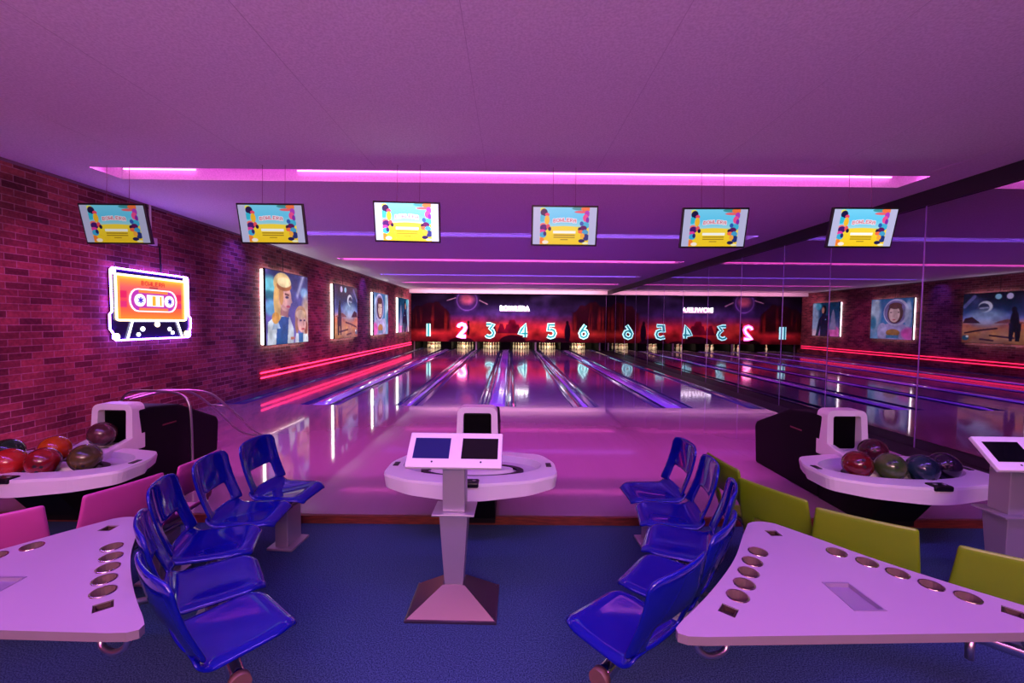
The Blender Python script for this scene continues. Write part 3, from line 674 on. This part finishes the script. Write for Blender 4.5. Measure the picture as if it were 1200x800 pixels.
b = BM(); tube(b, [(.025,-.02,.06),(.025,-.02,CEIL-2.95)], .016, 8); obj('conduit', b, M_white, r)

# ---------------------------------------------------------------- seats
def surf(b, fn, nu, nv, skip=None):
    g = [[b.verts.new(fn(-1+2*i/nu, j/nv)) for i in range(nu+1)] for j in range(nv+1)]
    for j in range(nv):
        for i in range(nu):
            if skip and skip(-1+2*(i+.5)/nu, (j+.5)/nv): continue
            b.faces.new((g[j][i], g[j][i+1], g[j+1][i+1], g[j+1][i])).smooth = True
    for v in [v for v in b.verts if not v.link_faces]: b.verts.remove(v)
def shellobj(name, b, m, parent, th=.018):
    o = obj(name, b, m, parent)
    s = o.modifiers.new('thick', 'SOLIDIFY'); s.thickness = th; s.offset = 0
    d = o.modifiers.new('smooth', 'SUBSURF'); d.levels = 1; d.render_levels = 1
    return o
SZ = .43
def make_seat(name, m, flat=False):
    r = thing(name, 'x', 'seat')
    def pan(u, v):
        w = .205-(.055*max(0, (.3-v)/.3)**2.2)
        x = u*w; y = .20-.40*v
        z = SZ - .014*(1-u*u)*math.sin(PI*min(1, v*1.05)) - .035*max(0, (.16-v)/.16)**2
        if abs(u) > .9: z -= .016
        if v > .86: z += .05*((v-.86)/.14)**2
        return (x, y, z)
    b = BM(); surf(b, pan, 14, 14); shellobj('seat', b, m, r)
    def back(u, v):
        hgt = .36*v; w = (.205-.022*max(0, (v-.78)/.22)**2.4) if not flat else .222-.03*v
        x = u*w; y = -.195-.105*v**1.15-.02*math.sin(PI*v) + (.035*abs(u)**2.5 if not flat else .012*u*u); z = SZ+.03+hgt
        if v > .9 and not flat: z -= .018*abs(u)**4
        return (x, y, z)
    b = BM(); surf(b, back, 14, 16, lambda u, v: abs(u) < .64 and .04 < v < .40); shellobj('backrest', b, m, r)
    b = BM(); box(b, (-.1,-.14,.385), (.1,.1,.409)); box(b, (-.03,-.06,.345), (.03,.02,.386)); obj('bracket', b, M_steel, r, bevel=.004)
    return r
RB = [((.50,1.84),38),((.81,2.17),50),((1.02,2.55),65),((1.09,2.93),80),((1.10,3.33),92)]
LB = [((-1.17,1.81),-38),((-1.46,2.13),-52),((-1.70,2.51),-70),((-1.73,2.90),-84),((-1.68,3.30),-95)]
RL = [((2.20,1.91),-33),((1.87,2.25),-38),((1.72,2.52),-62),((1.715,2.89),-86)]
LP = [((-2.60,2.16),45),((-2.39,2.48),70),((-2.33,2.86),89)]
def put(o, x, y, deg): o.location = (x, y, 0); o.rotation_euler = (0,0,math.radians(deg)); return o
order = ['nearest the camera','second from the camera','third from the camera','fourth from the camera']
base = {}
def row(name, m, pts, side, colour, group, flat=False, skip=()):
    for i, ((x, y), d) in enumerate(pts):
        if i in skip: continue
        if name not in base: base[name] = make_seat(name, m, flat); o = base[name]
        else: o = dup(base[name])
        put(o, x, y, d); o.name = name
        tag(o, f'{colour} moulded seat in the {side} row, {order[i] if i < len(pts)-1 else "closest to the bowling lanes"}', 'seat', group)
row('blue_seat', M_blue, RB, 'right hand', 'blue', 'blue seats of the right row')
row('blue_seat', M_blue, LB, 'left hand', 'blue', 'blue seats of the left row')
row('lime_seat', M_lime, RL, 'far right', 'lime green', 'lime seats behind the right table', True)
row('pink_seat', M_pink, LP, 'far left', 'pink', 'pink seats behind the left table', True)
def beam(pts, label, col, posts=(0,4)):
    r = thing('seat_beam', label, 'seat beam', (pts[1][0][0], pts[1][0][1], 0)); o = Vector((pts[1][0][0], pts[1][0][1], 0))
    P = []
    for (x, y), d in pts:
        a = math.radians(d); f = Vector((-math.sin(a), math.cos(a), 0)); P.append(Vector((x, y, .315)) - f*.02 - o)
    t0 = (P[0]-P[1]).normalized(); t1 = (P[-1]-P[-2]).normalized()
    P = [P[0]+t0*.19]+P+[P[-1]+t1*.16]
    b = BM(); tube(b, smooth_path(P, 5), .032, 12); obj('tube', b, M_chrome, r)
    b = BM(); tube(b, [P[0]+t0*.001, P[0]+t0*.035], .04, 16); obj('end_cap', b, mat('end_cap_brown', (96,70,62), .5), r)
    for k in posts:
        c = P[k+1]; a = math.radians(pts[k][1])
        M = Matrix.Translation((c.x, c.y, 0)) @ Matrix.Rotation(a, 4, 'Z')
        b = BM(); box(b, (-.09,-.05,.02), (.09,.05,.3), M=M); box(b, (-.12,-.1,0), (.12,.1,.02), M=M); obj('post', b, M_alu, r, bevel=.005)
beam(RB, 'chrome beam carrying the right hand row of blue seats', 0, (2,4)); beam(LB, 'chrome beam carrying the left hand row of blue seats', 0, (2,4))
beam(RL, 'chrome beam carrying the lime green seats', 0, (2,3)); beam(LP, 'chrome beam carrying the pink seats', 0, (1,2))

# ---------------------------------------------------------------- tables with cup holes
HOLES = [(-.175,1.885),(-.245,1.805),(-.305,1.725),(-.365,1.645),(-.43,1.57)]
def make_table():
    r = thing('bowler_table', 'x', 'table')
    left = [(-.07,2.16),(-.165,2.03),(-.315,1.82),(-.505,1.61),(-.70,1.425)]
    lp = [(v.x, v.y) for v in smooth_path([(x,y,0) for x,y in left], 5)]
    corner = [(-.725,1.40),(-.728,1.375),(-.70,1.36),(-.64,1.356)]
    half = lp+corner
    outl = half+[(-x,y) for x,y in reversed(half)]
    outl = [(x, y+(.04*(x+.73)/1.46 if y < 1.45 else 0)) for x, y in outl]
    outl += [(.035,2.178),(0,2.184),(-.035,2.178)]
    circ = lambda cx, cy, rr, n=20: [(cx+rr*math.cos(2*PI*k/n), cy+rr*math.sin(2*PI*k/n)) for k in range(n)]
    hs = [(s*x, y) for s in (1,-1) for x, y in HOLES]
    sq = []
    for cx, cy, a in ((-.505,1.49,.85),(.505,1.49,-.85),(0,2.06,0)):
        sq.append([(cx+.028*(px*math.cos(a)-py*math.sin(a)), cy+.028*(px*math.sin(a)+py*math.cos(a))) for px, py in ((-1,-1),(1,-1),(1,1),(-1,1))])
    tray = [(-.058,1.49),(.058,1.49),(.052,1.66),(-.052,1.66)]
    R = .036
    b = BM(); slab_holes(b, outl, [circ(x,y,R) for x,y in hs]+sq+[tray], .69, .72)
    obj('tabletop', b, [M_top, M_edge], r, fix=False)
    for x, y in hs:
        b = BM(); n = 20
        ring = lambda rr, z: [(x+rr*math.cos(2*PI*k/n), y+rr*math.sin(2*PI*k/n), z) for k in range(n)]
        loft(b, [ring(R+.005,.7205), ring(R+.004,.723), ring(R-.001,.7225), ring(R-.003,.66), ring(R-.006,.64)], cap=False, mi=0)
        f = b.faces.new([b.verts.new(p) for p in ring(R-.005,.641)]); f.material_index = 1
        for f in b.faces:
            if f.calc_center_median().z < .715: f.material_index = 1
        obj('cup_holder', b, [M_rim, M_cup], r, fix=False)
    for q in sq:
        b = BM(); c = Vector((sum(p[0] for p in q)/4, sum(p[1] for p in q)/4))
        sc = lambda s: [((p[0]-c.x)*s+c.x, (p[1]-c.y)*s+c.y) for p in q]
        loft(b, [[(*p,.69) for p in sc(.97)],[(*p,.716) for p in sc(.97)],[(*p,.719) for p in sc(.7)],[(*p,.705) for p in sc(.55)]]); obj('socket_inset', b, mat('inset_bronze', (66,48,44), .4, .6), r)
    b = BM(); c = Vector((0,1.575)); sc = lambda s: [((p[0]-c.x)*s+c.x, (p[1]-c.y)*s+c.y) for p in tray]
    loft(b, [[(*p,.69) for p in sc(1.0)],[(*p,.722) for p in sc(1.0)],[(*p,.722) for p in sc(.9)],[(*p,.708) for p in sc(.86)]], mi=0); obj('recessed_tray', b, mat('tray_grey', (150,136,160), .3, .4), r)
    for s in (1,-1):
        b = BM(); tube(b, [(s*.08,2.05,.69),(s*.08,2.05,.38),(s*.1,2.06,.35),(s*.28,2.2,.325)], .016, 8); obj('support_arm', b, M_steel, r)
    for s in (1,-1):
        b = BM(); tube(b, smooth_path([(s*.64,1.43,.69),(s*.64,1.43,.63),(s*.60,1.43,.60),(s*.54,1.45,.60),(s*.52,1.46,.63),(s*.52,1.46,.69)], 4), .011, 8); obj('bracket_loop', b, M_steel, r)
    b = BM(); tube(b, [(.26,1.40,.69),(.26,1.40,.62)], .012, 8); obj('bracket_stub', b, M_steel, r)
    return r
t0 = make_table(); t0.location.x = 1.285; tag(t0, 'white pointed table with cup holes, beside the lime seats', 'table', 'tables with cup holes')
t1 = dup(t0); t1.location.x = -1.925; t1.scale.x = -1; tag(t1, 'white pointed table with cup holes, beside the pink seats', 'table', 'tables with cup holes')

# ---------------------------------------------------------------- scoring consoles
def make_console():
    r = thing('scoring_console', 'x', 'scoring console')
    sq = lambda w, d, z, y=0: [(-w,y-d,z),(w,y-d,z),(w,y+d,z),(-w,y+d,z)]
    b = BM(); loft(b, [sq(.265,.185,0), sq(.265,.185,.012), sq(.255,.175,.016), sq(.066,.056,.15)]); obj('base', b, mat('base_steel', (112,98,106), .28, .9), r)
    for x, y in ((-.24,-.16),(.24,-.16),(.24,.16),(-.24,.16)):
        b = BM(); lathe(b, [(.008,0),(.008,.008),(.003,.010)], 8, (x,y,.015)); obj('bolt', b, M_steel, r)
    b = BM(); loft(b, [sq(.055,.05,.14), sq(.085,.075,.585)]); obj('lower_column', b, M_alu, r, bevel=.004)
    b = BM(); loft(b, [sq(.125,.1,.585), sq(.125,.1,.597)]); obj('collar_plate', b, M_alu, r, bevel=.002)
    b = BM(); loft(b, [sq(.067,.06,.597), sq(.067,.06,.94)]); obj('upper_column', b, M_alu, r, bevel=.004)
    T = Matrix.Translation((.012,-.085,.975)) @ Matrix.Rotation(math.radians(42), 4, 'X')
    b = BM(); box(b, (-.275,-.115,-.015), (.275,.115,.012), M=T); h = obj('head', b, M_white, r, bevel=.006)
    for cx, mm, nm in ((-.135,mat('lit_tablet', (20,24,70), .1, emit=lin((40,36,140)), es=.3),'left'),(.145,M_screenoff,'right')):
        b = BM(); box(b, (cx-.105,-.06,.0122), (cx+.105,.075,.0145), M=T); t = obj('tablet_screen', b, mm, h)
        b = BM(); lathe(b, [(.006,.0122),(.006,.0135)], 10, (cx+.01,-.08,0))
        for v in b.verts: v.co = T @ v.co
        obj('home_button', b, M_blackp, t)
    return r
c0 = make_console(); c0.location = (-.325,2.6,0); c0.rotation_euler.z = math.radians(-1.2); tag(c0, 'two screen scoring console on a metal pedestal in the middle of the carpet', 'scoring console', 'scoring consoles')
c1 = dup(c0)
for q in c1.children_recursive:
    if q.name.startswith('tablet_screen'): q.data = q.data.copy(); q.data.materials[0] = M_screenoff
c1.location = (3.08,2.62,0); tag(c1, 'scoring console cut off by the right edge, beside the mirror', 'scoring console', 'scoring consoles')

# ---------------------------------------------------------------- ball returns
def make_return():
    r = thing('ball_return', 'x', 'ball return')
    Y = lambda y: y-4.0; A = AP
    # black housing
    b = BM()
    prof = [(4.10,A),(4.10,.865),(4.25,.87),(4.6,.83),(5.18,.57),(5.22,.51),(5.18,A)]
    lft = lambda x, s: [(x, Y(y), A*0+(z-A)) for y, z in prof]
    loft(b, [lft(-.195,1), lft(.195,1)]); obj('housing', b, M_dark, r, bevel=.02)
    for s in (-1,1):
        b = BM(); M = Matrix.Translation((s*.1955, Y(4.46), .585)); box(b, (-.002,-.09,-.007), (.002,.09,.007), M=M); obj('emblem_strip', b, mat('emblem_red', (110,40,52), .5), r)
    # white mouth frame
    b = BM()
    outer = round_poly([(-.2,.42),(.2,.42),(.185,.86),(-.185,.86)], [.02,.02,.07,.07]); inner = round_poly([(-.135,.48),(.135,.48),(.13,.805),(-.13,.805)], .025)
    slab_holes(b, outer, [inner], -.07, .07)
    for v in b.verts: x, z, d = v.co; v.co = Vector((x, Y(4.08)-d+.06*(z-.42), z))
    obj('mouth_frame', b, [M_white, M_white], r, fix=True, bevel=.012)
    b = BM(); box(b, (-.13,Y(4.10),.46), (.13,Y(4.16),.82)); obj('mouth_flap', b, M_pitdark, r)
    # chute
    for s in (-1,1):
        b = BM()
        loft(b, [[(s*.10,Y(4.04),.42),(s*.198,Y(4.04),.42),(s*.198,Y(4.04),.56),(s*.10,Y(4.04),.53)],[(s*.12,Y(3.66),.40),(s*.2,Y(3.66),.40),(s*.2,Y(3.66),.47),(s*.12,Y(3.66),.465)]])
        obj('chute_side', b, M_white, r, bevel=.01)
    b = BM(); loft(b, [[(-.11,Y(4.1),.44),(.11,Y(4.1),.44),(.11,Y(4.1),.47),(-.11,Y(4.1),.47)],[(-.12,Y(3.6),.40),(.12,Y(3.6),.40),(.12,Y(3.6),.43),(-.12,Y(3.6),.43)]]); obj('chute_floor', b, mat('chute_grey', (110,100,112), .35), r)
    # tray
    out = round_poly([(-.12,3.12),(.12,3.12),(.46,3.19),(.68,3.33),(.68,3.62),(.58,3.84),(.25,3.92),(-.25,3.92),(-.58,3.84),(-.68,3.62),(-.68,3.33),(-.46,3.19)], .07, 4)
    el = lambda rx, ry, n=40, cy=3.56: [(rx*math.cos(2*PI*k/n), cy+ry*math.sin(2*PI*k/n)) for k in range(n)]
    zt = .48
    b = BM(); slab_holes(b, [(x,Y(y)) for x,y in out], [[(x,Y(y)) for x,y in el(.57,.275)]], zt-.015, zt)
    obj('tray_rim', b, [M_white, M_white], r, fix=True, bevel=.004)
    b = BM(); n = len(out); sc = lambda s, z, c=(0,3.4): [((x-c[0])*s+c[0], Y((y-c[1])*s+c[1]), z) for x,y in out]
    def skirt(s, dz):
        return [((x*s), Y((y-3.5)*s+3.5), zt-.012-dz*(1-.25*abs(x)/.72)*(1. if y < 3.6 else .75)) for x,y in out]
    loft(b, [skirt(1.0,-.006), skirt(1.005,.01), skirt(.985,.125), skirt(.95,.13)], cap=False); obj('tray_skirt', b, M_white, r)
    b = BM(); e0 = [(x,Y(y)) for x,y in el(.57,.275)]; e1 = [(x,Y(y)) for x,y in el(.54,.25)]
    rows = loft(b, [[(x,y,zt-.002) for x,y in e0],[(x,y,zt-.05) for x,y in e1]], cap=False); b.faces.new(rows[-1]); obj('tray_bowl', b, mat('bowl_plastic', (190,182,196), .35), r, smooth=False)
    b = BM(); z = zt-.05
    ring = lambda rx, ry, z: [(x, Y(y), z) for x,y in el(rx,ry,36,3.52)]
    loft(b, [ring(.42,.17,z), ring(.42,.17,z+.018), ring(.37,.13,z+.018), ring(.37,.13,z)], cap=False); obj('track_ring', b, M_blackp, r)
    b = BM(); loft(b, [ring(.34,.09,z), ring(.33,.08,z+.03)]); obj('tray_island', b, M_white, r)
    for s in (-1,1):
        b = BM(); box(b, (s*.625-.022,Y(3.5),zt), (s*.625+.022,Y(3.59),zt+.006)); obj('button_pad', b, M_blackp, r, bevel=.003)
    b = BM(); box(b, (-.06,Y(3.105),zt-.03), (.08,Y(3.2),zt+.012)); bp = obj('control_pad', b, M_blackp, r, bevel=.012)
    for x in (-.025,.045):
        b = BM(); lathe(b, [(.015,0),(.015,.006),(.008,.008)], 10, (x,Y(3.15),zt+.011)); obj('button', b, M_steel, bp)
    # dark hull below
    b = BM()
    bb = BM(); loft(bb, [[(x, Y(y), zt-.125) for x,y in out],[(x, Y(y), zt-.118) for x,y in out]]); obj('tray_underside', bb, M_dark, r).scale = (.93,.93,1)
    loft(b, [[(x, Y(y), z) for x, y, z in ((-.19,3.28,.38),(.19,3.28,.38),(.19,4.1,.38),(-.19,4.1,.38))], [(x, Y(y), z) for x, y, z in ((-.19,3.52,.04),(.19,3.52,.04),(.19,4.1,.04),(-.19,4.1,.04))], [(x, Y(y), z) for x, y, z in ((-.19,3.52,0),(.19,3.52,0),(.19,4.1,0),(-.19,4.1,0))]]); obj('hull', b, M_dark, r)
    return r
br0 = make_return(); br0.location = (-.30,4.0,AP); tag(br0, 'white ball return rack behind the central scoring console', 'ball return', 'ball returns')
br1 = dup(br0); br1.location = (3.17,4.0,AP); tag(br1, 'white ball return rack with balls beside the mirror wall', 'ball return', 'ball returns')
br2 = dup(br0); br2.location = (-3.70,4.0,AP); tag(br2, 'white ball return rack with balls beside the brick wall', 'ball return', 'ball returns')

# balls
def ball_mat(i, c1, c2): return noise_mat('ball_%d' % i, c1, c2, 7, .16, coat=.4, detail=6, lo=.4, hi=.62)
BR = .108; ZB = AP+.43+BR
balls = [((2.81,3.45),ZB,(120,14,22),(160,40,30),'dark red bowling ball at the left front of the right rack'),
 ((3.03,3.40),ZB,(70,110,40),(120,130,70),'green bowling ball in the right rack'),
 ((3.25,3.36),ZB,(24,54,74),(40,80,90),'teal navy bowling ball in the right rack'),
 ((3.48,3.42),ZB,(22,14,40),(60,30,70),'black violet bowling ball at the right of the right rack'),
 ((3.16,3.72),ZB+.03,(64,8,30),(90,20,44),'maroon bowling ball in the chute of the right rack'),
 ((-3.85,3.66),ZB+.01,(236,70,10),(250,110,20),'orange bowling ball in the left rack'),
 ((-3.86,3.33),ZB,(220,24,24),(250,60,50),'bright red bowling ball at the front of the left rack'),
 ((-3.63,3.36),ZB,(130,16,20),(200,40,44),'dark red bowling ball at the front of the left rack'),
 ((-3.40,3.46),ZB,(72,70,24),(120,100,50),'olive bowling ball at the right of the left rack'),
 ((-3.70,3.93),ZB+.07,(96,44,52),(130,80,84),'dusty mauve bowling ball in the mouth of the left rack'),
 ((-4.18,3.60),ZB,(20,56,34),(46,80,50),'dark green bowling ball at the far left of the left rack'),
 ((-4.09,3.36),ZB,(20,30,90),(40,60,140),'blue bowling ball at the edge of the picture in the left rack')]
M_hole = mat('finger_hole', (4,4,4), .6)
bm0 = BM(); bmesh.ops.create_uvsphere(bm0, u_segments=32, v_segments=20, radius=BR)
bmesh.ops.transform(bm0, matrix=Matrix.Identity(4), verts=bm0.verts[:])
for f in bm0.faces: f.smooth = True
me0 = bpy.data.meshes.new('bowling_ball'); bm0.to_mesh(me0); bm0.free()
bh = BM()
for x, z in ((-.018,.012),(.018,.012),(0,-.032)):
    n = Vector((x, -.1, z+.0)).normalized(); M = n.to_track_quat('Z','Y').to_matrix().to_4x4(); vs0 = len(bh.verts)
    lathe(bh, [(.0115,BR-.004),(.0115,BR+.0006)], 12); bh.verts.ensure_lookup_table()
    for v in bh.verts[vs0:]: v.co = M @ v.co
meh = bpy.data.meshes.new('finger_holes'); bh.to_mesh(meh); bh.free(); meh.materials.append(M_hole)
for i, ((x, y), z, c1, c2, lab) in enumerate(balls):
    me = me0.copy(); me.materials.append(ball_mat(i, tuple(v*.72 for v in c1), tuple(v*.72 for v in c2))); o = bpy.data.objects.new('bowling_ball', me); COL.objects.link(o)
    o.location = (x, y, z); o.rotation_euler = (random.uniform(-.9,.9), random.uniform(-.6,.6), random.uniform(-.8,.8)); tag(o, lab, 'bowling ball', 'balls on the right rack' if x > 0 else 'balls on the left rack')
    h = bpy.data.objects.new('finger_holes', meh); COL.objects.link(h); h.parent = o

# ---------------------------------------------------------------- ball ramp (tubular) behind the left rack
r = thing('ball_ramp', 'tubular metal ball ramp standing behind the left ball return', 'ball ramp', (-3.7,5.0,AP))
def rp(p): return Vector(p)-Vector((-3.7,5.0,AP))
for d in (0,.2):
    b = BM(); tube(b, smooth_path([rp(p) for p in ((-4.25+d*.4,4.75,.84),(-4.14+d*.6,5.1,.88),(-3.98+d,5.4,.82),(-3.84+d,5.62,.58),(-3.68+d,5.9,.2),(-3.56+d,6.12,AP+.016))], 6), .014, 8); obj('rail', b, M_steel, r)
b = BM(); tube(b, [rp((-3.86,5.58,.62)),rp((-3.66,5.58,.62))], .012, 8); obj('cross_bar', b, M_steel, r)
b = BM(); tube(b, smooth_path([rp(p) for p in ((-4.25,4.75,.84),(-4.10,4.68,.93),(-3.9,4.64,.955),(-3.55,4.6,.945),(-3.40,4.58,.86),(-3.37,4.58,.6),(-3.37,4.58,AP))], 6), .014, 8); obj('leg', b, M_steel, r)
b = BM(); tube(b, smooth_path([rp(p) for p in ((-4.25,4.75,.83),(-4.3,4.74,.7),(-4.3,4.74,AP))], 5), .014, 8); obj('leg', b, M_steel, r)

# ---------------------------------------------------------------- world / view
w = bpy.data.worlds.new('world'); S.world = w; w.use_nodes = True
w.node_tree.nodes['Background'].inputs[0].default_value = (.05,.01,.06,1); w.node_tree.nodes['Background'].inputs[1].default_value = .3
S.view_settings.view_transform = 'Standard'; S.view_settings.look = 'None'; S.view_settings.exposure = 0.; S.view_settings.gamma = 1; S.view_settings.use_curve_mapping = False
S.cycles.use_denoising = True; S.cycles.max_bounces = 10; S.cycles.diffuse_bounces = 5; S.cycles.glossy_bounces = 6; S.cycles.sample_clamp_indirect = 6.; S.cycles.caustics_reflective = False; S.cycles.caustics_refractive = False
